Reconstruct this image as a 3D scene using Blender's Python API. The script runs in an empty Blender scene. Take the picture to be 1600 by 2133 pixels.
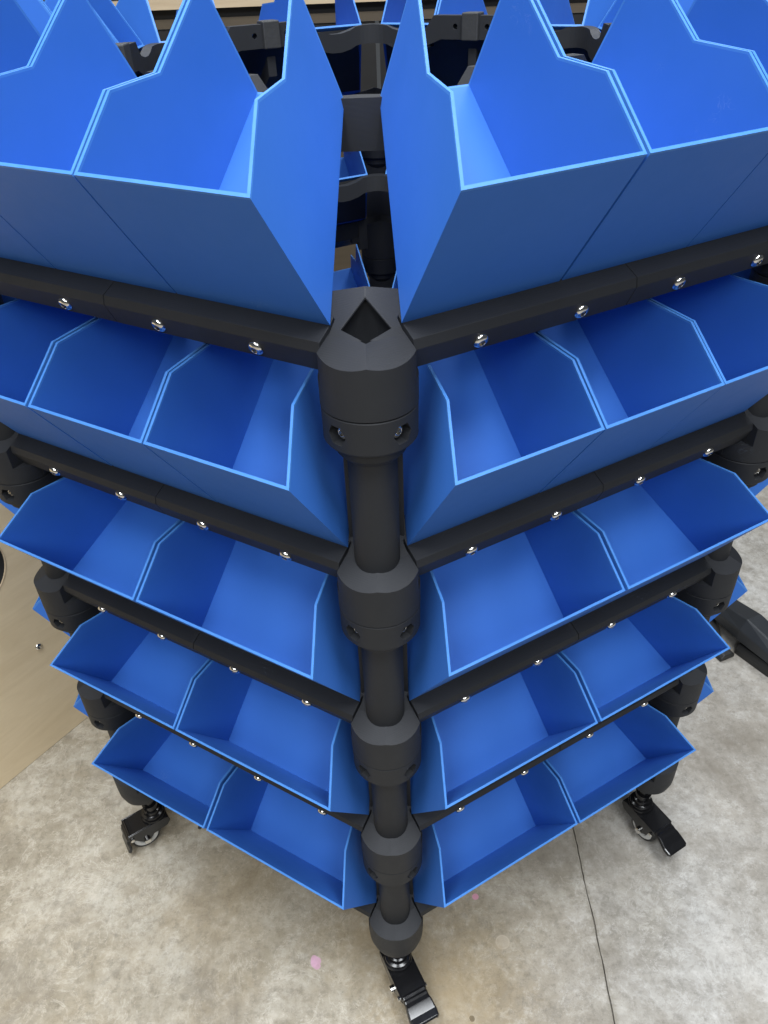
import bpy, bmesh, math, random
from mathutils import Vector, Matrix

random.seed(7)
S = 0.45            # metres per rack unit (1 unit = side of the hexagonal rack)
ZF = 0.375          # floor lies this far below the lowest rail (rack units)
C30, PI = math.cos(math.pi / 6), math.pi
scn = bpy.context.scene
col = scn.collection

# ------------------------------------------------------------------ camera
cd = bpy.data.cameras.new('camera')
cam = bpy.data.objects.new('camera', cd)
col.objects.link(cam)
scn.camera = cam
cx, cy, cz, yaw, pitch, roll = 0.03840903, -1.97620266, 2.09971599, -0.02330867, 0.63842059, -0.04210681
fw = Vector((math.sin(yaw) * math.cos(pitch), math.cos(yaw) * math.cos(pitch), -math.sin(pitch)))
rt = Vector((math.cos(yaw), -math.sin(yaw), 0))
up = rt.cross(fw)
r2 = rt * math.cos(roll) + up * math.sin(roll)
u2 = -rt * math.sin(roll) + up * math.cos(roll)
mw = Matrix(((r2.x, u2.x, -fw.x, cx * S), (r2.y, u2.y, -fw.y, cy * S), (r2.z, u2.z, -fw.z, (cz + ZF) * S), (0, 0, 0, 1)))
cam.matrix_world = mw
cd.sensor_fit = 'HORIZONTAL'
cd.sensor_width = 36
cd.lens = 36 * 1608.1 / 1600
cd.clip_start, cd.clip_end = 0.02, 100

# ------------------------------------------------------------------ light
w = bpy.data.worlds.new('World')
scn.world = w
w.use_nodes = True
w.node_tree.nodes['Background'].inputs[0].default_value = (0.86, 0.93, 1.0, 1)
w.node_tree.nodes['Background'].inputs[1].default_value = 0.08
def lamp(name, x, y, z, sx, sy, power, color=(0.93, 0.965, 1.0)):
    l = bpy.data.lights.new(name, 'AREA')
    l.shape = 'RECTANGLE'; l.size = sx; l.size_y = sy; l.energy = power; l.color = color
    o = bpy.data.objects.new(name, l); col.objects.link(o); o.location = (x, y, z)
    return o
CEIL = 2.75
lamp('ceiling_light', -0.60, -0.95, CEIL, 0.70, 1.35, 60)
lamp('ceiling_light', 0.70, -0.95, CEIL, 0.70, 1.35, 60)
lamp('ceiling_light', -0.62, 1.15, CEIL, 0.60, 1.25, 30)
lamp('ceiling_light', 0.72, 1.15, CEIL, 0.60, 1.25, 30)
lamp('ceiling_light', -0.60, -3.0, CEIL, 0.70, 1.35, 44)
lamp('ceiling_light', 0.70, -3.0, CEIL, 0.70, 1.35, 44)
scn.view_settings.view_transform = 'Standard'
scn.view_settings.look = 'None'
scn.view_settings.gamma = 1
scn.view_settings.use_curve_mapping = False
scn.view_settings.exposure = 0.0
scn.render.engine = 'CYCLES'

# ------------------------------------------------------------------ materials
def new_mat(name):
    m = bpy.data.materials.new(name); m.use_nodes = True
    nt = m.node_tree
    return m, nt, nt.nodes['Principled BSDF']
def node(nt, t, **kw):
    n = nt.nodes.new(t)
    for k, v in kw.items():
        if k in ('operation', 'blend_type', 'data_type', 'feature', 'bands_direction', 'wave_type', 'noise_dimensions', 'distance'):
            setattr(n, k, v)
        else:
            n.inputs[k].default_value = v
    return n
def ramp(nt, fac, stops):
    r = nt.nodes.new('ShaderNodeValToRGB')
    e = r.color_ramp.elements
    while len(e) < len(stops): e.new(0.5)
    for i, (p, c) in enumerate(stops):
        e[i].position = p; e[i].color = c if len(c) == 4 else (*c, 1)
    nt.links.new(fac, r.inputs[0])
    return r.outputs[0]
def mixc(nt, fac, a, b, mode='MIX'):
    m = nt.nodes.new('ShaderNodeMix'); m.data_type = 'RGBA'; m.blend_type = mode
    for sock, v in ((m.inputs['Factor'], fac), (m.inputs['A'], a), (m.inputs['B'], b)):
        pass
    ins = [m.inputs[0], m.inputs[6], m.inputs[7]]
    for sock, v in zip(ins, (fac, a, b)):
        if hasattr(v, 'links'): nt.links.new(v, sock)
        elif isinstance(v, (tuple, list)): sock.default_value = (*v, 1) if len(v) == 3 else v
        else: sock.default_value = v
    return m.outputs[2]
def mathn(nt, op, a, b=0.0, clamp=False):
    m = nt.nodes.new('ShaderNodeMath'); m.operation = op; m.use_clamp = clamp
    for i, v in enumerate((a, b)):
        if hasattr(v, 'links'): nt.links.new(v, m.inputs[i])
        else: m.inputs[i].default_value = v
    return m.outputs[0]

def plastic(name, c1, c2, rough, lines=0.0, line_scale=900, grain=0.02, spec=0.5, coord='Object', nscale=9.0, scuff=0.0):
    m, nt, b = new_mat(name)
    tc = nt.nodes.new('ShaderNodeTexCoord')
    n1 = node(nt, 'ShaderNodeTexNoise', Scale=nscale, Detail=4.0, Roughness=0.6)
    nt.links.new(tc.outputs[coord], n1.inputs['Vector'])
    base = mixc(nt, ramp(nt, n1.outputs[0], [(0.3, (0, 0, 0)), (0.7, (1, 1, 1))]), c1, c2)
    if scuff:
        # sparse pale scratches and rubbed spots, different on every object
        oi = nt.nodes.new('ShaderNodeObjectInfo')
        va = nt.nodes.new('ShaderNodeVectorMath'); va.operation = 'ADD'
        nt.links.new(tc.outputs[coord], va.inputs[0])
        vm = nt.nodes.new('ShaderNodeVectorMath'); vm.operation = 'SCALE'
        nt.links.new(oi.outputs['Location'], vm.inputs[0]); vm.inputs['Scale'].default_value = 7.3
        nt.links.new(vm.outputs[0], va.inputs[1])
        patch = node(nt, 'ShaderNodeTexNoise', Scale=22.0, Detail=2.0)
        line = node(nt, 'ShaderNodeTexNoise', Scale=75.0, Detail=3.0, Roughness=0.5, Distortion=1.5)
        for q in (patch, line): nt.links.new(va.outputs[0], q.inputs['Vector'])
        k = mathn(nt, 'MULTIPLY', ramp(nt, patch.outputs[0], [(0.70, (0, 0, 0)), (0.75, (1, 1, 1))]), ramp(nt, line.outputs[0], [(0.485, (0, 0, 0)), (0.5, (1, 1, 1)), (0.515, (0, 0, 0))]))
        base = mixc(nt, mathn(nt, 'MULTIPLY', k, scuff), base, (0.42, 0.52, 0.70))
    nt.links.new(base, b.inputs['Base Color'])
    n2 = node(nt, 'ShaderNodeTexNoise', Scale=60.0, Detail=5.0, Roughness=0.7)
    nt.links.new(tc.outputs[coord], n2.inputs['Vector'])
    nt.links.new(mathn(nt, 'ADD', mathn(nt, 'MULTIPLY', n2.outputs[0], 0.16), rough - 0.08), b.inputs['Roughness'])
    b.inputs['Specular IOR Level'].default_value = spec
    wv = node(nt, 'ShaderNodeTexWave', Scale=line_scale, Distortion=0.6, Detail=1.0)
    wv.bands_direction = 'Z'
    nt.links.new(tc.outputs[coord], wv.inputs['Vector'])
    h = mathn(nt, 'ADD', mathn(nt, 'MULTIPLY', wv.outputs[1], lines), mathn(nt, 'MULTIPLY', n2.outputs[0], grain))
    bp = node(nt, 'ShaderNodeBump', Strength=0.35, Distance=0.0006)
    nt.links.new(h, bp.inputs['Height'])
    nt.links.new(bp.outputs[0], b.inputs['Normal'])
    return m
BLUE = plastic('blue_plastic', (0.030, 0.138, 0.49), (0.037, 0.150, 0.53), 0.55, lines=0.05, line_scale=420, grain=0.35, spec=0.32, scuff=0.10)
RIM = plastic('blue_plastic_rim', (0.046, 0.182, 0.52), (0.064, 0.215, 0.58), 0.48, grain=0.6, spec=0.4, nscale=70)  # lighter edge blue, with the sheen of the top print layer painted in
BLACK = plastic('black_plastic', (0.014, 0.0152, 0.018), (0.019, 0.0203, 0.024), 0.58, lines=0.16, line_scale=420, grain=0.6, spec=0.33, scuff=0.08)
ROUGHBLACK = plastic('textured_black_plastic', (0.022, 0.023, 0.025), (0.034, 0.035, 0.037), 0.62, grain=4.0)
GLOSSBLACK = plastic('glossy_black_metal', (0.006, 0.006, 0.007), (0.009, 0.009, 0.010), 0.19, grain=0.1)
RUBBER = plastic('black_rubber', (0.014, 0.014, 0.014), (0.022, 0.022, 0.022), 0.5, grain=0.4)
GREYWHEEL = plastic('pale_grey_nylon', (0.55, 0.55, 0.53), (0.62, 0.62, 0.6), 0.4, grain=0.2)
DARKSTEEL = plastic('dark_coated_leg', (0.018, 0.021, 0.025), (0.026, 0.029, 0.034), 0.42, grain=0.4)

def metal(name, c, rough):
    m, nt, b = new_mat(name)
    b.inputs['Metallic'].default_value = 1
    tc = nt.nodes.new('ShaderNodeTexCoord')
    n = node(nt, 'ShaderNodeTexNoise', Scale=300.0, Detail=3.0)
    nt.links.new(tc.outputs['Object'], n.inputs['Vector'])
    nt.links.new(mixc(nt, n.outputs[0], tuple(0.8 * v for v in c), c), b.inputs['Base Color'])
    b.inputs['Roughness'].default_value = rough
    return m
STEEL = metal('polished_steel', (0.82, 0.80, 0.76), 0.16)

def concrete():
    m, nt, b = new_mat('concrete')
    tc = nt.nodes.new('ShaderNodeTexCoord')
    P = tc.outputs['Object']
    def ns(scale, detail=6, rough=0.6, dist=0.0):
        n = node(nt, 'ShaderNodeTexNoise', Scale=scale, Detail=detail, Roughness=rough, Distortion=dist)
        nt.links.new(P, n.inputs['Vector']); return n.outputs[0]
    big, mid, fine, speck = ns(2.6, 6, 0.66, 0.3), ns(8, 10, 0.74, 0.25), ns(75, 8, 0.78, 0.0), ns(230, 2, 0.5)
    c = ramp(nt, mid, [(0.32, (0.235, 0.21, 0.165)), (0.44, (0.315, 0.29, 0.24)), (0.53, (0.375, 0.352, 0.305)), (0.62, (0.44, 0.425, 0.385)), (0.74, (0.52, 0.51, 0.485))])
    c = mixc(nt, ramp(nt, big, [(0.44, (0, 0, 0)), (0.62, (0.8, 0.8, 0.8))]), c, mixc(nt, 0.55, c, (0.33, 0.245, 0.125)))
    grn = ns(34, 9, 0.8, 0.2)
    c = mixc(nt, ramp(nt, grn, [(0.40, (0.62, 0.62, 0.62)), (0.485, (0, 0, 0))]), c, mixc(nt, 0.5, c, (0.15, 0.12, 0.08)))
    c = mixc(nt, ramp(nt, grn, [(0.525, (0, 0, 0)), (0.62, (0.4, 0.4, 0.4))]), c, (0.60, 0.575, 0.53))
    # trowel scuffs: thin pale squiggles, and fine pits
    sq = ns(17, 9, 0.66, 0.8)
    c = mixc(nt, mathn(nt, 'MULTIPLY', ramp(nt, sq, [(0.487, (0, 0, 0)), (0.5, (1, 1, 1)), (0.513, (0, 0, 0))]), ramp(nt, big, [(0.40, (0.5, 0.5, 0.5)), (0.6, (0.1, 0.1, 0.1))])), c, (0.62, 0.60, 0.56))
    sq2 = ns(11, 8, 0.6, 1.2)
    c = mixc(nt, mathn(nt, 'MULTIPLY', ramp(nt, sq2, [(0.392, (0, 0, 0)), (0.4, (1, 1, 1)), (0.408, (0, 0, 0))]), 0.35), c, (0.16, 0.14, 0.11))
    pit = ns(330, 3, 0.6)
    c = mixc(nt, ramp(nt, pit, [(0.28, (0.7, 0.7, 0.7)), (0.34, (0, 0, 0))]), c, (0.10, 0.09, 0.07))
    c = mixc(nt, ramp(nt, pit, [(0.66, (0, 0, 0)), (0.74, (0.6, 0.6, 0.6))]), c, (0.66, 0.64, 0.60))
    sep = nt.nodes.new('ShaderNodeSeparateXYZ'); nt.links.new(P, sep.inputs[0])
    # the slab beyond the joint is greyer
    right = ramp(nt, mathn(nt, 'ADD', mathn(nt, 'DIVIDE', sep.outputs[0], 1.3 * S), mathn(nt, 'MULTIPLY', mathn(nt, 'SUBTRACT', big, 0.5), 1.6)), [(0.20, (0, 0, 0)), (0.62, (1, 1, 1))])
    hsv = nt.nodes.new('ShaderNodeHueSaturation'); hsv.inputs['Saturation'].default_value = 0.42
    nt.links.new(c, hsv.inputs['Color'])
    c = mixc(nt, mathn(nt, 'MULTIPLY', right, 0.9), c, hsv.outputs[0])
    c = mixc(nt, ramp(nt, fine, [(0.40, (0.6, 0.6, 0.6)), (0.49, (0, 0, 0))]), c, mixc(nt, 0.5, c, (0.10, 0.09, 0.07)))
    c = mixc(nt, mathn(nt, 'SUBTRACT', 1.0, mathn(nt, 'MULTIPLY', right, 0.75)), c, mixc(nt, 1.0, c, (0.97, 0.925, 0.845), 'MULTIPLY'))
    # worn, chipped band along the joint
    jd = mathn(nt, 'DIVIDE', mathn(nt, 'ABSOLUTE', mathn(nt, 'SUBTRACT', sep.outputs[0], 0.608 * S)), 0.016 * S)
    jd = mathn(nt, 'ADD', jd, mathn(nt, 'MULTIPLY', mathn(nt, 'SUBTRACT', grn, 0.5), 5.0))
    c = mixc(nt, ramp(nt, jd, [(0.2, (0.55, 0.55, 0.55)), (1.0, (0, 0, 0))]), c, (0.24, 0.215, 0.17))
    # dark oil-like blotches
    bl = ns(5.0, 6, 0.68, 0.4)
    c = mixc(nt, ramp(nt, bl, [(0.53, (0, 0, 0)), (0.68, (0.62, 0.62, 0.62))]), c, (0.18, 0.155, 0.12))
    # marks at known spots: x, y, radius (rack units), colour, edge wobble
    def spot(x, y, rad, colr, amt, soft=0.15, wob=0.35, ring=False):
        nonlocal c
        v = node(nt, 'ShaderNodeVectorMath', operation='DISTANCE')
        nt.links.new(P, v.inputs[0]); v.inputs[1].default_value = ((0.0384 + (x - 0.0384) * 1.0143) * S, (-1.976 + (y + 1.976) * 1.0143) * S, 0)
        d = mathn(nt, 'ADD', mathn(nt, 'DIVIDE', v.outputs['Value'], rad * S), mathn(nt, 'MULTIPLY', mathn(nt, 'SUBTRACT', ns(70, 3), 0.5), wob * 2))
        if ring:
            k = ramp(nt, d, [(0.0, (amt * .55,) * 3), (0.72, (amt * .6,) * 3), (0.86, (amt,) * 3), (1.0, (0, 0, 0))])
        else:
            k = ramp(nt, d, [(max(0, 1 - soft), (amt,) * 3), (1.0, (0, 0, 0))])
        c = mixc(nt, k, c, colr)
    spot(-0.247, -0.927, 0.016, (0.62, 0.36, 0.50), 0.9, wob=0.9)
    spot(-0.240, -0.940, 0.009, (0.62, 0.36, 0.50), 0.9, wob=0.8)
    spot(0.247, -0.743, 0.011, (0.66, 0.30, 0.40), 0.9, wob=0.2)
    spot(0.316, -0.881, 0.023, (0.48, 0.41, 0.32), 0.75, wob=0.12, ring=True)
    spot(-0.677, -0.484, 0.009, (0.02, 0.018, 0.016), 0.95, wob=0.3)
    spot(0.205, -1.085, 0.008, (0.02, 0.018, 0.016), 0.9, wob=0.6)
    spot(1.43, -0.40, 0.055, (0.16, 0.15, 0.125), 0.75, soft=0.5, wob=0.5)
    spot(1.36, -0.36, 0.010, (0.75, 0.75, 0.72), 0.9, wob=0.4)
    spot(-0.86, -0.70, 0.030, (0.22, 0.18, 0.12), 0.4, soft=0.6, wob=1.2)
    for (x, y, r) in ((-0.98, -0.87, .02), (-0.95, -0.90, .012), (-0.84, -0.95, .022), (-0.62, -1.02, .02), (-0.87, -0.84, .01), (-0.66, -0.83, .006), (-0.45, -0.86, .005), (0.10, -1.13, .006), (-0.52, -0.76, .006)):
        spot(x, y, r * 0.8, (0.15, 0.13, 0.10), 0.42, soft=0.6, wob=1.1)
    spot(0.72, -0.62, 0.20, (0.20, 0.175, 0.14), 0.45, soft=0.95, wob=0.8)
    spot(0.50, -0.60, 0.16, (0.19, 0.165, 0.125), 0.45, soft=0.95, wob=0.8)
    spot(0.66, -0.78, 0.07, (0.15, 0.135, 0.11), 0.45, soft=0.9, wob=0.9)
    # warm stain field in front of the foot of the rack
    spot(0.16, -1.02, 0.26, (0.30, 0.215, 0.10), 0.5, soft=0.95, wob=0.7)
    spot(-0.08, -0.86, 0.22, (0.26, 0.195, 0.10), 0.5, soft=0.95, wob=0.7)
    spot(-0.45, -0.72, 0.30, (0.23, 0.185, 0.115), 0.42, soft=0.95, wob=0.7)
    nt.links.new(c, b.inputs['Base Color'])
    nt.links.new(ramp(nt, mid, [(0.2, (0.5, 0.5, 0.5)), (0.8, (0.38, 0.38, 0.38))]), b.inputs['Roughness'])
    bp = node(nt, 'ShaderNodeBump', Strength=0.25, Distance=0.002)
    nt.links.new(mathn(nt, 'ADD', fine, mathn(nt, 'MULTIPLY', mid, 0.8)), bp.inputs['Height'])
    nt.links.new(bp.outputs[0], b.inputs['Normal'])
    return m
CONC = concrete()

def plywood(name, a, b_, scale=1.0, vert=True):
    m, nt, b = new_mat(name)
    tc = nt.nodes.new('ShaderNodeTexCoord')
    mp = nt.nodes.new('ShaderNodeMapping')
    mp.inputs['Scale'].default_value = (3 * scale, 3 * scale, 16 * scale) if vert else (1.5 * scale, 14 * scale, 14 * scale)
    nt.links.new(tc.outputs['Object'], mp.inputs[0])
    n = node(nt, 'ShaderNodeTexNoise', Scale=1.6, Detail=6.0, Roughness=0.6, Distortion=1.4)
    nt.links.new(mp.outputs[0], n.inputs['Vector'])
    n2 = node(nt, 'ShaderNodeTexNoise', Scale=14.0, Detail=6.0, Roughness=0.75)
    nt.links.new(mp.outputs[0], n2.inputs['Vector'])
    c = mixc(nt, ramp(nt, n.outputs[0], [(0.3, (0, 0, 0)), (0.7, (1, 1, 1))]), a, b_)
    c = mixc(nt, mathn(nt, 'MULTIPLY', n2.outputs[0], 0.35), c, tuple(v * 0.62 for v in a))
    nt.links.new(c, b.inputs['Base Color'])
    b.inputs['Roughness'].default_value = 0.55
    bp = node(nt, 'ShaderNodeBump', Strength=0.12, Distance=0.001)
    nt.links.new(n2.outputs[0], bp.inputs['Height']); nt.links.new(bp.outputs[0], b.inputs['Normal'])
    return m
PLY = plywood('plywood', (0.70, 0.56, 0.36), (0.80, 0.66, 0.45))
PLYEDGE = plywood('plywood_edge', (0.52, 0.40, 0.26), (0.62, 0.50, 0.34), vert=False)
PLYDARK = plywood('shaded_bench_wood', (0.085, 0.065, 0.042), (0.12, 0.092, 0.06), vert=False)  # bench wood darkened: the shade behind the rack is put into its colour
DARKBOARD = plastic('dark_board_in_shade', (0.010, 0.0095, 0.009), (0.016, 0.015, 0.014), 0.5, grain=0.4)  # dark boards taken near-black, shadow put into the colour

def bagmat():
    m, nt, b = new_mat('clear_polythene')
    b.inputs['Base Color'].default_value = (0.8, 0.79, 0.77, 1)
    b.inputs['Roughness'].default_value = 0.22
    b.inputs['Transmission Weight'].default_value = 0.55
    b.inputs['IOR'].default_value = 1.2
    tc = nt.nodes.new('ShaderNodeTexCoord')
    n = node(nt, 'ShaderNodeTexNoise', Scale=40.0, Detail=5.0, Roughness=0.7, Distortion=2.0)
    nt.links.new(tc.outputs['Object'], n.inputs['Vector'])
    bp = node(nt, 'ShaderNodeBump', Strength=0.6, Distance=0.004)
    nt.links.new(n.outputs[0], bp.inputs['Height']); nt.links.new(bp.outputs[0], b.inputs['Normal'])
    return m
BAG = bagmat()

# ------------------------------------------------------------------ mesh helpers (all lengths in rack units)
def V(*a): return Vector(a)
def FP(s, e, z): return V(s * C30 + e * 0.5, -1 + s * 0.5 - e * C30, z)     # right-front face: along, outward, up
def prism(bm, A, B, mat=0):
    a = [bm.verts.new(p) for p in A]; b = [bm.verts.new(p) for p in B]
    n = len(a); fs = []
    fs.append(bm.faces.new(list(reversed(a)))); fs.append(bm.faces.new(b))
    for i in range(n):
        fs.append(bm.faces.new((a[i], a[(i + 1) % n], b[(i + 1) % n], b[i])))
    for f in fs: f.material_index = mat
    return fs
def box(bm, x0, x1, y0, y1, z0, z1):
    return prism(bm, [V(x0, y0, z0), V(x1, y0, z0), V(x1, y1, z0), V(x0, y1, z0)], [V(x0, y0, z1), V(x1, y0, z1), V(x1, y1, z1), V(x0, y1, z1)])
def lathe(bm, prof, n=32, center=(0, 0, 0), cap0=True, cap1=True, axis=None):
    rings = []
    q = axis.to_track_quat('Z', 'Y') if axis is not None else None
    for r, z in prof:
        ring = []
        for i in range(n):
            a = 2 * PI * i / n
            p = V(r * math.cos(a), r * math.sin(a), z)
            if q: p = q @ p
            ring.append(bm.verts.new(p + Vector(center)))
        rings.append(ring)
    for a, b in zip(rings, rings[1:]):
        for i in range(n):
            bm.faces.new((a[i], a[(i + 1) % n], b[(i + 1) % n], b[i]))
    if cap0: bm.faces.new(list(reversed(rings[0])))
    if cap1: bm.faces.new(rings[-1])
def clip(bm, co, no):
    g = bm.verts[:] + bm.edges[:] + bm.faces[:]
    r = bmesh.ops.bisect_plane(bm, geom=g, plane_co=co, plane_no=no, clear_outer=True, dist=1e-6)
    ed = [e for e in r['geom_cut'] if isinstance(e, bmesh.types.BMEdge)]
    if ed: bmesh.ops.holes_fill(bm, edges=ed, sides=0)
def to_mesh(name, bm, mat, smooth=None):
    bmesh.ops.recalc_face_normals(bm, faces=bm.faces[:])
    for v in bm.verts: v.co *= S
    if smooth is not None:
        for f in bm.faces: f.smooth = True
        for e in bm.edges:
            if len(e.link_faces) == 2 and e.calc_face_angle(0) > smooth: e.smooth = False
    me = bpy.data.meshes.new(name); bm.to_mesh(me); bm.free()
    me.materials.append(mat)
    return me
def obj(name, me, parent=None, loc=(0, 0, 0), rz=0.0, rot=None):
    o = bpy.data.objects.new(name, me); col.objects.link(o)
    o.parent = parent; o.location = Vector(loc) * S
    o.rotation_euler = rot if rot else (0, 0, rz)
    return o
def tag(o, label, cat, group=None, kind=None):
    o['label'] = label; o['category'] = cat
    if group: o['group'] = group
    if kind: o['kind'] = kind
    return o
def bevel(o, wd, seg=2):
    m = o.modifiers.new('bevel', 'BEVEL'); m.width = wd * S; m.segments = seg; m.limit_method = 'ANGLE'; m.angle_limit = 0.5
    m.harden_normals = False
def boolean(me, cutters, name):
    """me minus every cutter mesh, baked to a new mesh"""
    o = bpy.data.objects.new('tmp', me); col.objects.link(o); tmp = [o]
    for c in cutters:
        k = bpy.data.objects.new('cut', c); col.objects.link(k); tmp.append(k)
        m = o.modifiers.new('b', 'BOOLEAN'); m.object = k; m.operation = 'DIFFERENCE'; m.solver = 'EXACT'
    dg = bpy.context.evaluated_depsgraph_get(); dg.update()
    out = bpy.data.meshes.new_from_object(o.evaluated_get(dg)); out.name = name
    for t in tmp: bpy.data.objects.remove(t)
    return out

# ------------------------------------------------------------------ floor
def build_floor():
    bm = bmesh.new()
    ys = [-9 + 18 * i / 900 for i in range(901)]
    rnd = random.Random(3)
    wob = 0.0; L, R = [], []
    for y in ys:
        wob = wob * 0.85 + rnd.uniform(-1, 1) * 0.0011
        wd = 0.0024 if y < -0.93 else (0.0015 + 0.0008 * math.sin(y * 37) + rnd.uniform(0, .0012))
        if -0.78 < y < -0.6: wd *= 0.75
        L.append((0.608 + wob - wd + rnd.uniform(-1, 1) * .0005, y)); R.append((0.608 + wob + wd + rnd.uniform(-1, 1) * .0005, y))
    def strip(xf, pts, flip):
        a = [bm.verts.new((xf, y, 0)) for x, y in pts]; b = [bm.verts.new((x, y, 0)) for x, y in pts]
        d = [bm.verts.new((x, y, -0.012)) for x, y in pts]
        for i in range(len(pts) - 1):
            bm.faces.new((a[i], b[i], b[i + 1], a[i + 1]) if not flip else (b[i], a[i], a[i + 1], b[i + 1]))
            bm.faces.new((b[i], d[i], d[i + 1], b[i + 1]) if not flip else (d[i], b[i], b[i + 1], d[i + 1]))
    strip(-9, L, False); strip(9, R, True)
    q = [bm.verts.new(p) for p in ((0.55, -9, -0.0121), (0.65, -9, -0.0121), (0.65, 9, -0.0121), (0.55, 9, -0.0121))]
    bm.faces.new(q)
    for v in bm.verts: v.co *= S
    me = bpy.data.meshes.new('floor'); bm.to_mesh(me); bm.free(); me.materials.append(CONC)
    return tag(obj('floor', me), 'stained grey concrete floor with a saw-cut joint', 'floor', kind='structure')
build_floor()

# ------------------------------------------------------------------ rack frame
TZ = [z + ZF for z in (1.6315, 1.2258, 0.8187, 0.4123, 0.0)]     # rail heights, top tier first
rack = bpy.data.objects.new('rolling_bin_rack', None); col.objects.link(rack)
tag(rack, 'black six-sided rolling rack frame with corner posts, rails and casters', 'rack')
AX = 0.953                                                        # corner post distance from the middle

# rail half -------------------------------------------------------
RAILSEC = [(-0.026, 0.030), (0.002, 0.0165), (0.005, 0.001), (-0.013, -0.036), (-0.052, -0.002), (-0.061, 0.058)]
def rail_mesh(s0, s1, end0):
    bm = bmesh.new()
    A = [FP(s0, e, z) for e, z in RAILSEC]; B = [FP(s1, e, z) for e, z in RAILSEC]
    prism(bm, A, B)
    return to_mesh('rail', bm, BLACK)
rail_a = rail_mesh(0.0753, 0.4992, True)
rail_b = rail_mesh(0.5008, 0.9247, False)
SCN = (V(.5, -C30, 0) * 0.899 + V(0, 0, -0.438)).normalized()      # outward normal of the screw face
def screw_mesh(r=0.0132):
    bm = bmesh.new()
    lathe(bm, [(r, -0.002), (r, 0.0012), (r * .93, r * .24), (r * .74, r * .42), (r * .50, r * .5)], 18, cap1=False)
    n = 18
    top = [v for v in bm.verts][-n:]
    h0 = [bm.verts.new((r * .44 * math.cos(2 * PI * i / n), r * .44 * math.sin(2 * PI * i / n), r * .5)) for i in range(n)]
    hexr = lambda i: r * .44 * math.cos(PI / 6) / math.cos(((2 * PI * i / n) % (PI / 3)) - PI / 6)
    h1 = [bm.verts.new((hexr(i) * math.cos(2 * PI * i / n), hexr(i) * math.sin(2 * PI * i / n), r * .47)) for i in range(n)]
    h2 = [bm.verts.new((hexr(i) * math.cos(2 * PI * i / n), hexr(i) * math.sin(2 * PI * i / n), r * .06)) for i in range(n)]
    for a, b in ((top, h0), (h0, h1), (h1, h2)):
        for i in range(n): bm.faces.new((a[i], a[(i + 1) % n], b[(i + 1) % n], b[i]))
    bm.faces.new(h2)
    return to_mesh('screw', bm, STEEL, 0.6)
screw_me = screw_mesh()
SQ = SCN.to_track_quat('Z', 'Y').to_euler()

# corner node -----------------------------------------------------
def roof_clip(bm, h, k):
    for n in (V(.5, -C30, 0), V(-.5, -C30, 0)):
        clip(bm, V(0, -1, h), (n * k + V(0, 0, 1)).normalized())
def node_mesh(low):
    c = (0, -AX, 0)
    out = []
    bm = bmesh.new()
    if low:
        prof = [(0.040, -0.138), (0.055, -0.130), (0.066, -0.114), (0.0725, -0.088), (0.0737, -0.062), (0.0737, 0.15)]
    else:
        prof = [(0.0725, -0.0805), (0.0737, -0.0795), (0.0737, 0.15)]
    lathe(bm, prof, 72, c)
    roof_clip(bm, 0.0133, 0.446)                                  # lip slope
    out.append(to_mesh('corner_node', bm, BLACK, 0.2))
    bm = bmesh.new()
    pl = [V(0, -0.91, 0), V(0.078, -0.887, 0)] + [FP(s, e, 0) for s, e in ((0.0715, -0.035), (0.0715, -0.008), (0.035, -0.008))]
    pl = pl + [V(-p.x, p.y, 0) for p in reversed(pl[1:])]
    prism(bm, [p + V(0, 0, -0.045) for p in pl], [p + V(0, 0, 0.2) for p in pl])
    roof_clip(bm, 0.006, 0.891)                                   # slope under the bins
    out.append(to_mesh('node_cap', bm, BLACK))
    return out
def diamond_cutter(k=1.0):
    bm = bmesh.new()
    d = [V(0, -0.9805 - 0.03 * (k - 1), 0), V(0.036 * k, -0.950, 0), V(0, -0.9235 + 0.03 * (k - 1), 0), V(-0.036 * k, -0.950, 0)]
    prism(bm, [p + V(0, 0, -0.075) for p in d], [p + V(0, 0, 0.3) for p in d])
    return [to_mesh('cut', bm, BLACK)]
def cavity_cutter(k=1.0):
    # hollow below the thin top of the socket
    bm = bmesh.new()
    d = [V(0, -0.996, 0), V(0.053, -0.962, 0), V(0.053, -0.936, 0), V(0.016, -0.9145, 0), V(-0.016, -0.9145, 0), V(-0.053, -0.936, 0), V(-0.053, -0.962, 0)]
    d = [V(p.x * k, -0.95 + (p.y + 0.95) * k, 0) for p in d]
    prism(bm, [p + V(0, 0, -0.070 - 0.004 * k) for p in d], [p + V(0, 0, 0.3) for p in d])
    roof_clip(bm, 0.006 - 0.0045 + (k - 1) * 0.03, 0.891)
    return [to_mesh('cut', bm, BLACK)]
def hexcut(ang, depth=0.024):
    bm = bmesh.new()
    d = V(math.sin(ang), -math.cos(ang), 0)
    lathe(bm, [(0.0175, 0.0737 - depth), (0.0175, 0.1)], 6, (0, -AX, -0.111), axis=d)
    return to_mesh('cut', bm, BLACK)
HOLE = 0.74
def rail_slots():
    out = []
    for sx in (1, -1):
        bm = bmesh.new()
        q = [(0.0722, -0.0600), (0.14, -0.0600), (0.14, 0.03), (0.0722, 0.03)]
        pl = [FP(a, e, 0) for a, e in q]
        pl = [V(p.x * sx, p.y, 0) for p in pl]
        prism(bm, [p + V(0, 0, -0.0385) for p in pl], [p + V(0, 0, 0.12) for p in pl])
        out.append(to_mesh('cut', bm, BLACK))
    return out
node_std = node_mesh(False); node_low = node_mesh(True)
node_std[0] = boolean(node_std[0], rail_slots(), 'corner_node')
node_low[0] = boolean(node_low[0], rail_slots(), 'corner_node')
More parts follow.
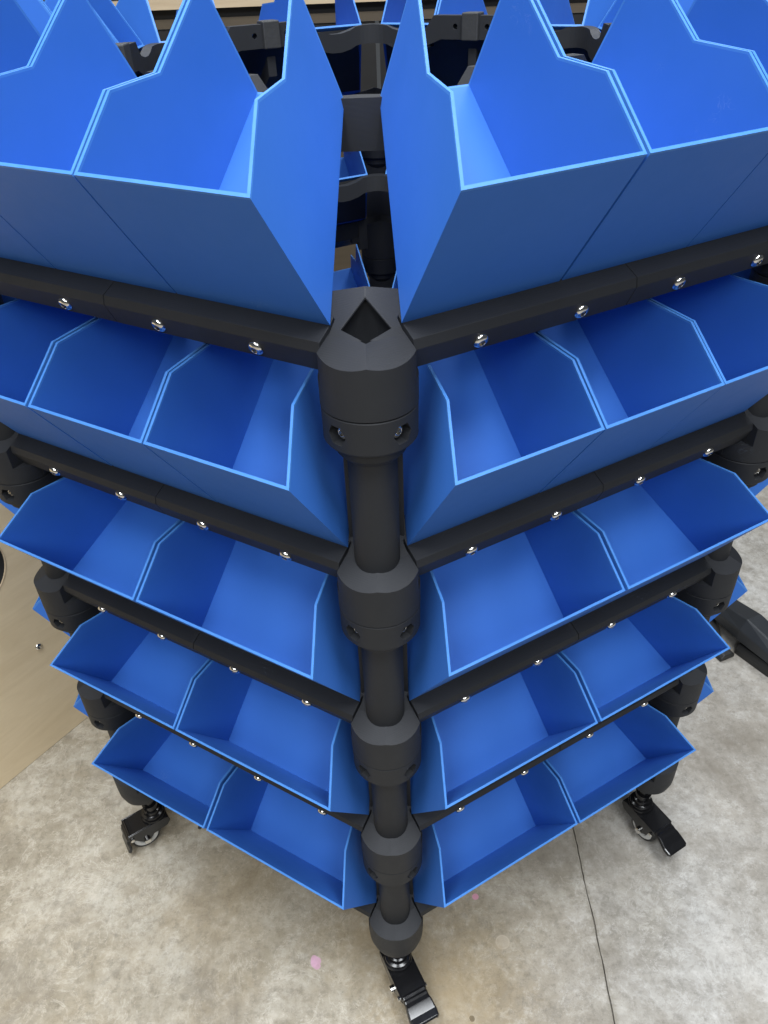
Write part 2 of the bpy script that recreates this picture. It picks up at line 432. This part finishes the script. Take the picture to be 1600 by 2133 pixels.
node_top = [boolean(node_std[0], diamond_cutter(1.06) + cavity_cutter(1.04), 'corner_node'), boolean(node_std[1], diamond_cutter() + cavity_cutter(), 'node_cap')]
def collar_mesh():
    bm = bmesh.new()
    lathe(bm, [(0.038, -0.176), (0.044, -0.173), (0.0555, -0.160), (0.0570, -0.1400), (0.0705, -0.1395), (0.0728, -0.136), (0.0732, -0.0838), (0.0722, -0.0822)], 64, (0, -AX, 0))
    me = to_mesh('collar', bm, BLACK, 0.35)
    me2 = boolean(me, [hexcut(-HOLE), hexcut(HOLE)], 'collar')
    return me2
collar_me = collar_mesh()
def post_mesh(z0, z1):
    bm = bmesh.new()
    lathe(bm, [(0.0395, z0), (0.0395, z1)], 48, (0, -AX, 0))
    box(bm, -0.048, 0.048, -AX + 0.026, -AX + 0.040, z0 + 0.004, z1 + 0.004)
    return to_mesh('post', bm, BLACK, 0.35)
post_me = post_mesh(-0.42, -0.150)
def arm_mesh(flip):
    bm = bmesh.new()
    st = [(0.045, 0.0), (0.150, 0.0), (0.150, -0.018), (0.122, -0.018), (0.122, -0.046), (0.100, -0.046), (0.100, -0.074), (0.045, -0.074)]
    if flip: st = [(1 - s, z) for s, z in st]
    prism(bm, [FP(s, -0.056, z) for s, z in st], [FP(s, -0.036, z) for s, z in st])
    return to_mesh('rail_bracket', bm, BLACK)
arms = [arm_mesh(False), arm_mesh(True)]

# inner ring that carries the backs of the bins ---------------------
RE0, RE1 = -0.297, -0.322
def ring_corner_mesh():
    bm = bmesh.new()
    def path(e):
        rc = 0.05                                                # rounded corner
        vtx = V(0, -1 - e / C30, 0)
        v0 = vtx + V(C30, .5, 0) * rc; v1 = vtx + V(-C30, .5, 0) * rc
        a = [FP(0.375, e, -0.003), FP(0.345, e, -0.007), FP(0.315, e, -0.013), FP(0.285, e, -0.013), FP(0.255, e, -0.007)]
        arc = []
        for i in range(9):
            t = i / 8
            arc.append(v0 * (1 - t) ** 2 + vtx * 2 * t * (1 - t) + v1 * t ** 2 + V(0, 0, 0.001 + 0.003 * math.sin(PI * t)))
        return a + arc + [V(-p.x, p.y, p.z) for p in reversed(a)]
    O, I = path(RE0), path(RE1)
    def sweep(z0, z1, O, I):
        n = len(O)
        q = [[bm.verts.new(p + V(0, 0, z)) for p, z in ((O[i], z0), (O[i], z1), (I[i], z1), (I[i], z0))] for i in range(n)]
        for i in range(n - 1):
            for k in range(4):
                bm.faces.new((q[i][k], q[i][(k + 1) % 4], q[i + 1][(k + 1) % 4], q[i + 1][k]))
        bm.faces.new(list(reversed(q[0]))); bm.faces.new(q[-1])
    sweep(0.224, 0.270, O, I)
    return to_mesh('ring_corner', bm, BLACK, 0.12)
def gusset_mesh():
    bm = bmesh.new()
    yo = -1 - RE0 / C30 + 0.022
    pr = [(-0.075, 0.2), (0.075, 0.2), (0.075, 0.2715), (0.03, 0.2750), (-0.03, 0.2750), (-0.075, 0.2715)]
    prism(bm, [V(x, yo, z) for x, z in pr], [V(x, yo - 0.022, z) for x, z in pr])
    return to_mesh('ring_gusset', bm, BLACK)
def ring_bracket_mesh():
    bm = bmesh.new()
    pr = [(0.360, 0.222), (0.410, 0.240), (0.590, 0.240), (0.640, 0.222), (0.640, 0.262), (0.612, 0.296), (0.388, 0.296), (0.360, 0.262)]
    prism(bm, [FP(s, RE0 - 0.001, z) for s, z in pr], [FP(s, RE1 - 0.004, z) for s, z in pr])
    me = to_mesh('ring_bracket', bm, BLACK)
    cuts = []
    for s in (0.453, 0.547):
        bm = bmesh.new()
        lathe(bm, [(0.0072, -0.05), (0.0072, 0.05)], 12, FP(s, (RE0 + RE1) / 2, 0.270), axis=V(.5, -C30, 0))
        cuts.append(to_mesh('cut', bm, BLACK))
    return boolean(me, cuts, 'ring_bracket')
def ring_clip_mesh():
    bm = bmesh.new()
    pr = [(0.476, 0.238), (0.524, 0.238), (0.524, 0.303), (0.476, 0.303)]
    prism(bm, [FP(s, RE0 + 0.003, z) for s, z in pr], [FP(s, RE1 - 0.014, z) for s, z in pr])
    return to_mesh('ring_clip', bm, ROUGHBLACK)
def shade_panel_mesh():
    # added sloping black panel: deep shade under the bin backs as a sheet
    bm = bmesh.new()
    q = [(-0.090, 0.0), (-0.292, 0.0)]
    def pt(s, e, dz): return FP(s, e, 0.006 - 0.891 * e - dz)
    for e0, e1 in ((-0.090, -0.292),):
        a = 0.0735 + 0.39 * 0.09; b = 0.0735 + 0.385 * 0.36
        prism(bm, [pt(a, e0, .012), pt(1 - a, e0, .012), pt(1 - b, e1, .012), pt(b, e1, .012)], [pt(a, e0, .003), pt(1 - a, e0, .003), pt(1 - b, e1, .003), pt(b, e1, .003)])
    return to_mesh('shade_panel', bm, BLACK)
shade_panel_me = shade_panel_mesh()
def strut_mesh():
    bm = bmesh.new()
    pr = [(-0.030, -0.045), (-0.030, -0.013), (-0.3125, 0.2185), (-0.3125, 0.170)]
    prism(bm, [FP(0.488, e, z) for e, z in pr], [FP(0.512, e, z) for e, z in pr])
    return to_mesh('strut', bm, BLACK)
ring_corner, gusset, ring_bracket, ring_clip, strut = ring_corner_mesh(), gusset_mesh(), ring_bracket_mesh(), ring_clip_mesh(), strut_mesh()

bolt_dirs = [V(math.sin(a), -math.cos(a), 0) for a in (-HOLE, HOLE)]
for k, z in enumerate(TZ):
    for j in range(6):
        rz = j * PI / 3
        for me, ss in ((rail_a, (0.196, 0.392)), (rail_b, (0.608, 0.804))):
            r = obj('rail', me, rack, (0, 0, z), rz); bevel(r, 0.0005, 1)
            for s in ss:
                q = obj('screw', screw_me, r, FP(s, -0.0036, -0.0175), rot=SQ)
        nm = node_top if k == 0 else (node_low if k == 4 else node_std)
        nd = obj('corner_node', nm[0], rack, (0, 0, z), rz)
        bevel(obj('node_cap', nm[1], nd, (0, 0, 0.0002)), 0.0007, 1)
        if k < 4:
            cl = obj('collar', collar_me, rack, (0, 0, z), rz)
            for d in bolt_dirs:
                p = V(0, -AX, -0.111) + d * 0.0560
                obj('bolt', screw_me, cl, p, rot=d.to_track_quat('Z', 'Y').to_euler())
            obj('post', post_me, rack, (0, 0, z), rz)
        for a in arms: obj('rail_bracket', a, rack, (0, 0, z), rz)
        obj('ring_corner', ring_corner, rack, (0, 0, z), rz)
        if j == 0: obj('ring_gusset', gusset, rack, (0, 0, z), rz)
        rb = obj('ring_bracket', ring_bracket, rack, (0, 0, z), rz); bevel(rb, 0.0015, 1)
        c = obj('ring_clip', ring_clip, rb); bevel(c, 0.003)
        obj('shade_panel', shade_panel_me, rack, (0, 0, z), rz)
        obj('strut', strut, rack, (0, 0, z), rz)

# casters -----------------------------------------------------------
WR, WZ, WX = 0.051, 0.051, 0.046                                  # wheel radius, axle height, trail
def caster_meshes():
    M = {}
    top = ZF - 0.262                                              # height of fork crown
    bm = bmesh.new()                                              # fork: crown, cheeks
    def cheek(y0, y1):
        out = [(-0.040, top - 0.004), (-0.028, top), (0.080, top - 0.003), (0.100, top - 0.004), (0.102, top - 0.026), (0.080, top - 0.040), (0.060, WZ - 0.004), (0.050, WZ - 0.014), (0.038, WZ - 0.010), (0.020, WZ + 0.012), (-0.030, top - 0.040), (-0.043, top - 0.022)]
        prism(bm, [V(x, y0, z) for x, z in out], [V(x, y1, z) for x, z in out])
    cheek(-0.0400, -0.0360); cheek(0.0360, 0.0400)
    cr = [(-0.040, top - 0.004), (-0.028, top), (0.080, top - 0.003), (0.100, top - 0.004), (0.0985, top - 0.009), (0.079, top - 0.008), (-0.027, top - 0.005), (-0.038, top - 0.009)]
    prism(bm, [V(x, -0.0360, z) for x, z in cr], [V(x, 0.0360, z) for x, z in cr])
    M['fork'] = to_mesh('caster', bm, GLOSSBLACK)
    bm = bmesh.new()                                              # swivel bearing: stacked rings and stem
    z0 = top - 0.001
    lathe(bm, [(0.040, z0), (0.0415, z0 + .004), (0.040, z0 + .008), (0.035, z0 + .009), (0.0345, z0 + .012), (0.037, z0 + .015), (0.036, z0 + .019), (0.030, z0 + .021), (0.028, z0 + .022), (0.027, z0 + .036), (0.022, z0 + .038), (0.022, z0 + .050), (0.025, z0 + .052), (0.025, z0 + .066), (0.018, z0 + .068), (0.018, ZF - 0.134)], 32)
    M['bearing'] = to_mesh('swivel_bearing', bm, GLOSSBLACK, 0.6)
    ax = V(0, 1, 0); c = (WX, 0, WZ)
    bm = bmesh.new()
    lathe(bm, [(WR * .80, -.0260), (WR * .90, -.0280), (WR * .98, -.022), (WR, -.012), (WR, .012), (WR * .98, .022), (WR * .90, .0280), (WR * .80, .0260)], 40, c, axis=ax)
    M['tyre'] = to_mesh('tyre', bm, RUBBER, 0.6)
    bm = bmesh.new()
    lathe(bm, [(WR * .46, -.024), (WR * .52, -.0300), (WR * .74, -.0300), (WR * .82, -.0255), (WR * .82, .0255), (WR * .74, .0300), (WR * .52, .0300), (WR * .46, .024)], 40, c, axis=ax)
    M['rim'] = to_mesh('rim', bm, GREYWHEEL, 0.6)
    bm = bmesh.new()
    lathe(bm, [(0.0090, -.050), (0.0115, -.048), (0.0115, -.0405), (0.006, -.040), (0.006, .040), (0.0115, .0405), (0.0115, .048), (0.0090, .050)], 12, c, axis=ax)
    M['axle'] = to_mesh('axle_bolt', bm, STEEL, 0.6)
    bm = bmesh.new()
    lathe(bm, [(0.004, -.0465), (0.0068, -.045), (0.0068, -.0405), (0.004, -.040), (0.004, .040), (0.0068, .0405), (0.0068, .045), (0.004, .0465)], 10, (0.090, 0, top - 0.026), axis=ax)
    M['rivet'] = to_mesh('rivet', bm, STEEL, 0.6)
    def pedal(tilt, toe):
        bm = bmesh.new()
        # profile along x (hinge at 0): pressed ridges, flat tread, bent toe
        up = [(-0.006, 0.000), (0.006, 0.004), (0.012, 0.001), (0.018, 0.004), (0.024, 0.001), (0.034, 0.001), (0.036, 0.0), (0.056, -0.020 * toe), (0.060, -0.023 * toe), (0.078, -0.026 * toe), (0.084, -0.031 * toe)]
        hw = [0.032, 0.034, 0.0345, 0.0345, 0.0345, 0.036, 0.037, 0.0395, 0.040, 0.0385, 0.031]
        rows = []
        rm = Matrix.Rotation(tilt, 4, 'Y')
        org = V(0.096, 0, top - 0.006)
        for (x, z), h in zip(up, hw):
            rows.append([bm.verts.new(rm @ V(x, y, zz) + org) for y, zz in ((-h - .003, z - .009), (-h, z - .001), (-h * .92, z), (h * .92, z), (h, z - .001), (h + .003, z - .009))])
        for a, b in zip(rows, rows[1:]):
            for i in range(5): bm.faces.new((a[i], a[i + 1], b[i + 1], b[i]))
        return to_mesh('brake_pedal', bm, GLOSSBLACK, 0.12)
    M['pedal'] = [pedal(0.0, 0.42), pedal(1.15, 0.5), pedal(0.22, 0.3)]
    return M
CM = caster_meshes()
heads = {0: math.atan2(-0.90, 0.43), 1: math.atan2(-0.866, 0.5), 5: math.atan2(-0.54, -0.84), 2: 0.6, 3: 1.9, 4: 2.7}
pedi = {0: 0, 1: 2, 5: 1}
for j in range(6):
    a = -PI / 2 + j * PI / 3
    ca = obj('caster', CM['fork'], rack, (AX * math.cos(a), AX * math.sin(a), 0), heads[j]); bevel(ca, 0.0012)
    obj('swivel_bearing', CM['bearing'], ca)
    obj('tyre', CM['tyre'], ca); obj('wheel_rim', CM['rim'], ca)
    obj('axle_bolt', CM['axle'], ca); obj('rivet', CM['rivet'], ca)
    p = obj('brake_pedal', CM['pedal'][pedi.get(j, 0)], ca)
    sm = p.modifiers.new('thick', 'SOLIDIFY'); sm.thickness = 0.004 * S; sm.offset = -1
    bevel(p, 0.0010)

# ------------------------------------------------------------------ bins
T = 0.0048                                                        # wall thickness
NO = V(0.665, 0.746)                                              # floor normal in (e, z)
FO = V(-0.746, 0.665)                                             # up the floor, inward
A_, B_, C_, D_, E_, G_ = [V(e + 0.0008, z + 0.0012) for e, z in ((-0.027, 0.030), (0.111, 0.236), (0.021, 0.3205), (-0.078, 0.3285), (-0.1945, 0.4327), (-0.296, 0.2699))]
FRONT = (B_ - A_)
def fdist(p):                                                     # depth behind the leaning front wall, along the floor
    d = p - A_
    # d = a*FRONT + b*FO
    det = FRONT.x * FO.y - FRONT.y * FO.x
    return (FRONT.x * d.y - FRONT.y * d.x) / det
def inset(poly, dists):
    """offset every edge of a closed (e,z) polygon inward by its distance"""
    n = len(poly); area = sum(poly[i].x * poly[(i + 1) % n].y - poly[(i + 1) % n].x * poly[i].y for i in range(n))
    sg = 1 if area > 0 else -1
    lines = []
    for i in range(n):
        p, q = poly[i], poly[(i + 1) % n]; d = (q - p).normalized(); nn = V(-d.y, d.x) * sg
        lines.append((p + nn * dists[i], d))
    out = []
    for i in range(n):
        p, d = lines[i - 1]; q, f = lines[i]
        det = d.x * -f.y + f.x * d.y
        r = q - p
        t = (r.x * -f.y + f.x * r.y) / det
        out.append(p + d * t)
    return out
RIMH = 0.0036
PROFILE = [A_, B_, C_, D_, E_, G_]
def bin_meshes(name, sl, kl, sr, kr):
    """left wall s = sl + kl*depth, right wall s = sr + kr*depth (outer faces)"""
    mid = (sl + sr) / 2
    def W(s, p): return V(s - mid, -(p.x - A_.x), p.y - A_.y)     # local frame: x along face, y inward, z up
    LO = lambda p: sl + kl * fdist(p); LI = lambda p: LO(p) + T
    RO = lambda p: sr + kr * fdist(p); RI = lambda p: RO(p) - T
    wall = inset(PROFILE, [0, RIMH, RIMH, RIMH, RIMH, 0])         # edges: front, B-C, C-D, D-E, back, floor
    body = bmesh.new()
    for o, i in ((LO, LI), (RO, RI)):
        prism(body, [W(o(p), p) for p in wall], [W(i(p), p) for p in wall])
    # floor and front slabs between the side walls
    inn = inset(PROFILE, [T, 0, 0, 0, 0, T])
    Bi = B_ + (inset([A_, B_, C_, D_, E_, G_], [T, 0, 0, 0, 0, 0])[1] - B_)
    Ai = inn[0]; Gi = inn[5]
    ud = FRONT.normalized() * RIMH
    Bt, Bti = B_ - ud, Bi - ud
    fd = FO * RIMH
    Gt, Gti = G_ - fd, Gi - fd
    def slab(bm, q):
        prism(bm, [W(LI(p), p) for p in q], [W(RI(p), p) for p in q])
    slab(body, [A_, Bt, Bti, Ai]); slab(body, [A_, Ai, Gti, Gt])
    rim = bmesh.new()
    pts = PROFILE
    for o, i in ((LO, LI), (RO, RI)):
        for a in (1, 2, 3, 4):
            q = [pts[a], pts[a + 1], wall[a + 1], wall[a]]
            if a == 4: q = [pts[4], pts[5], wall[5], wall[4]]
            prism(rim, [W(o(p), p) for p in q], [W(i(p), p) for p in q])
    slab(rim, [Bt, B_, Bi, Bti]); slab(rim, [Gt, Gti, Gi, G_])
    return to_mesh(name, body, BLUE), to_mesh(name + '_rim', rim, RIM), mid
TAP, TM = 0.357, 0.03
three = [bin_meshes('bin', 0.0735, TAP, 0.3605, TM), bin_meshes('bin', 0.3645, TM, 0.6355, -TM), bin_meshes('bin', 0.6395, -TM, 0.9265, -TAP)]
two = [bin_meshes('wide_bin', 0.0735, TAP, 0.4905, 0.0), bin_meshes('wide_bin', 0.4985, 0.0, 0.9265, -TAP)]
FACE = {0: 'right front side', 5: 'left front side', 1: 'far right side', 4: 'far left side', 2: 'back right side', 3: 'back left side'}
TIER = ['top', 'second', 'middle', 'fourth', 'bottom']
def where(face, i, n):
    # slot counted along each side; which corner it is next to
    if face == 0:
        names = ['beside front corner post', 'second from front corner post', 'at far end by right corner post'] if n == 3 else ['beside front corner post', 'at far end by right corner post']
        return names[i]
    if face == 5:
        names = ['beside front corner post', 'second from front corner post', 'at far end by left corner post'] if n == 3 else ['beside front corner post', 'at far end by left corner post']
        return names[n - 1 - i]
    if face in (1, 4):
        near = i if face == 1 else n - 1 - i
        return (['nearest the camera', 'between its two neighbours', 'farthest from the camera'] if n == 3 else ['nearest the camera', 'farthest from the camera'])[near]
    far = (n - 1 - i) if face == 2 else i
    return (['beside the back corner', 'second from the back corner', 'third from the back corner'] if n == 3 else ['beside the back corner', 'second from the back corner'])[far]
jit = random.Random(11)
for k, z in enumerate(TZ):
    kinds = three if k < 2 else two
    n = len(kinds)
    for j in range(6):
        if j in (2, 3) and k > 2: continue                        # wholly hidden behind the front of the rack
        for i, (bme, rme, mid) in enumerate(kinds):
            ds = jit.uniform(-0.0016, 0.0016)
            p = FP(mid + ds, A_.x, A_.y)
            rz = j * PI / 3
            p = Matrix.Rotation(rz, 4, 'Z') @ p
            b = obj('storage_bin', bme, None, (p.x, p.y, p.z + z), rz + PI / 6 + jit.uniform(-0.0035, 0.0035))
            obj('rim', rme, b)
            w_ = 'wide blue' if n == 2 else 'narrow blue'
            tag(b, '%s bin, %s tier, %s, %s' % (w_, TIER[k], FACE[j], where(j, i, n)), 'bin', 'blue bins on the rack')

# ------------------------------------------------------------------ things around the rack
def ply_panel():
    A = V(-1.4622, -0.2963, 0); d = V(0.57463, 0.81841, 0); n = V(d.y, -d.x, 0)     # n points to the rack
    bm = bmesh.new()
    a0, a1, z1, th = -1.6, 0.62, 1.5, 0.03
    prism(bm, [V(a0, 0, 0.002), V(a1, 0, 0.002), V(a1, 0, z1), V(a0, 0, z1)], [V(a0, th, 0.002), V(a1, th, 0.002), V(a1, th, z1), V(a0, th, z1)])
    me = to_mesh('panel', bm, PLY)
    bm = bmesh.new()
    lathe(bm, [(0.142, -0.2), (0.142, 0.2)], 64, (0.2008, 0, 0.5176 + ZF), axis=V(0, 1, 0))
    me = boolean(me, [to_mesh('cut', bm, PLYEDGE)], 'panel')
    root = bpy.data.objects.new('plywood_cabinet', None); col.objects.link(root)
    root.location = A * S; root.rotation_euler = (0, 0, math.atan2(d.y, d.x))
    tag(root, 'tan plywood cabinet with a round cut-out standing left of the rack', 'cabinet')
    obj('side_panel', me, root)
    bm = bmesh.new()
    lathe(bm, [(0.1425, -0.0012), (0.1425, 0.004), (0.1395, 0.004), (0.1395, -0.0012)], 64, (0.2008, 0, 0.5176 + ZF), cap0=False, cap1=False, axis=V(0, 1, 0))
    vs = bm.verts[:]; n_ = 64
    for i in range(n_): bm.faces.new((vs[i], vs[(i + 1) % n_], vs[3 * n_ + (i + 1) % n_], vs[3 * n_ + i]))
    obj('hole_edge', to_mesh('hole_edge', bm, PLYEDGE, 0.6), root)
    bm = bmesh.new()
    lathe(bm, [(0.1386, 0.0045), (0.1386, 0.095)], 64, (0.2008, 0, 0.5176 + ZF), cap0=False, cap1=False, axis=V(0, 1, 0))
    obj('hole_shade_sleeve', to_mesh('hole_shade_sleeve', bm, RUBBER, 0.6), root)  # added black sleeve over the lit hole wall, so the hole looks dark
    bm = bmesh.new(); box(bm, a0, a1, th + .001, th + 0.9, z1 + .001, z1 + 0.04)
    obj('top_board', to_mesh('top', bm, PLY), root)
    bm = bmesh.new(); box(bm, a0 + .02, a1 - .041, th + 0.10, th + 0.12, 0.002, z1)
    obj('dark_hole_backing', to_mesh('back', bm, DARKBOARD), root)  # dark sheet set close behind the hole, standing in for the shaded inside
    bm = bmesh.new(); box(bm, a1 - 0.04, a1, th + .001, th + 0.28, 0.002, z1 - .001)
    obj('end_panel', to_mesh('end', bm, PLY), root)
    obj('screw', screw_me, root, (0.3276, -0.0005, 0.0927 + ZF), rot=(PI / 2, 0, 0))
ply_panel()

def bench():
    root = bpy.data.objects.new('workbench', None); col.objects.link(root)
    root.location = V(0, 2.5, 0) * S
    tag(root, 'plywood-topped workbench with dark front behind the rack', 'workbench')
    def part(name, mat, *b):
        bm = bmesh.new(); box(bm, *b); return obj(name, to_mesh(name, bm, mat), root)
    zt = 1.90 + ZF
    part('bench_top', PLYEDGE, -4, 4, 0, 1.4, zt - 0.043, zt)
    part('bench_mat', RUBBER, -4, 4, 0.012, 1.4, zt + 0.001, zt + 0.012)
    part('apron', DARKBOARD, -3.9, 3.9, 0.06, 0.10, zt - 0.085, zt - 0.0435)
    part('drawer_rail', PLYDARK, -3.9, 3.9, 0.045, 0.10, zt - 0.125, zt - 0.0855)
    for i in range(6):
        x0 = -3.9 + i * 1.3
        part('drawer_front', DARKBOARD, x0 + .01, x0 + 1.29, 0.055, 0.10, zt - 0.52, zt - 0.13)
    part('lower_board', PLYDARK, -3.9, 3.9, 0.30, 0.34, 0.10, zt - 0.53)
    part('lower_shelf', PLYDARK, -3.9, 3.9, 0.06, 0.295, 0.10, 0.14)
    for x in (-3.95, -1.3, 1.3, 3.85):
        part('leg', PLYDARK, x, x + 0.09, 0.10, 0.19, 0.0, zt - 0.53)
bench()

def bag():
    bm = bmesh.new()
    bmesh.ops.create_icosphere(bm, subdivisions=5, radius=1)
    r = random.Random(5)
    dirs = [(V(r.uniform(-1, 1), r.uniform(-1, 1), r.uniform(-1, 1)).normalized(), r.uniform(2, 9), r.uniform(0, 6), r.uniform(.02, .07)) for _ in range(40)]
    for v in bm.verts:
        p = v.co.copy(); k = 1
        for d, f, ph, a in dirs: k += a * (abs(math.sin(f * p.dot(d) + ph)) - .6)
        v.co = V(p.x * 0.26, p.y * 0.10, p.z * 0.26) * k
    o = obj('plastic_bag', to_mesh('plastic_bag', bm, BAG, 0.5), None, (2.02, 2.35, 1.86 + ZF))
    tag(o, 'crumpled clear plastic bag hanging on the edge of the workbench', 'bag')
bag()

def stand_leg():
    root = bpy.data.objects.new('black_stand', None); col.objects.link(root)
    root.location = V(1.50, 0.30, 0) * S
    tag(root, 'black angular metal stand leg on the concrete right of the rack', 'stand')
    def sweep(name, path, wd, hs, mat=DARKSTEEL):
        bm = bmesh.new(); rows = []
        for i, p in enumerate(path):
            a = path[max(0, i - 1)]; b = path[min(len(path) - 1, i + 1)]
            d = V(b[0] - a[0], b[1] - a[1], 0).normalized(); n = V(-d.y, d.x, 0)
            h = hs[i]; c = V((p[0] - 0.038) * 1.0143 - 1.462, (p[1] + 1.976) * 1.0143 - 2.276, p[2]); w2 = wd / 2
            rows.append([bm.verts.new(c + n * x + V(0, 0, y)) for x, y in ((-w2, 0), (w2, 0), (w2, h * .55), (w2 * .55, h), (-w2 * .55, h), (-w2, h * .55))])
        for a, b in zip(rows, rows[1:]):
            for i in range(6): bm.faces.new((a[i], a[(i + 1) % 6], b[(i + 1) % 6], b[i]))
        bm.faces.new(list(reversed(rows[0]))); bm.faces.new(rows[-1])
        o = obj(name, to_mesh(name, bm, mat), root); bevel(o, 0.004); return o
    sweep('leg_arm', [(1.40, 0.66, 0.05), (1.435, 0.44, 0.05), (1.475, 0.29, 0.075), (1.56, 0.16, 0.06), (1.75, -0.02, 0.05), (2.1, -0.28, 0.05)], 0.135, [0.06, 0.075, 0.10, 0.075, 0.07, 0.07])
    sweep('foot', [(1.395, 0.50, 0.0), (1.345, 0.30, 0.0), (1.38, 0.22, 0.0)], 0.075, [0.03, 0.035, 0.03], RUBBER)
    sweep('leg_base', [(1.44, 0.27, 0.0), (1.52, 0.14, 0.0), (1.73, -0.06, 0.0), (2.1, -0.33, 0.0)], 0.05, [0.05, 0.055, 0.05, 0.05], RUBBER)
stand_leg()
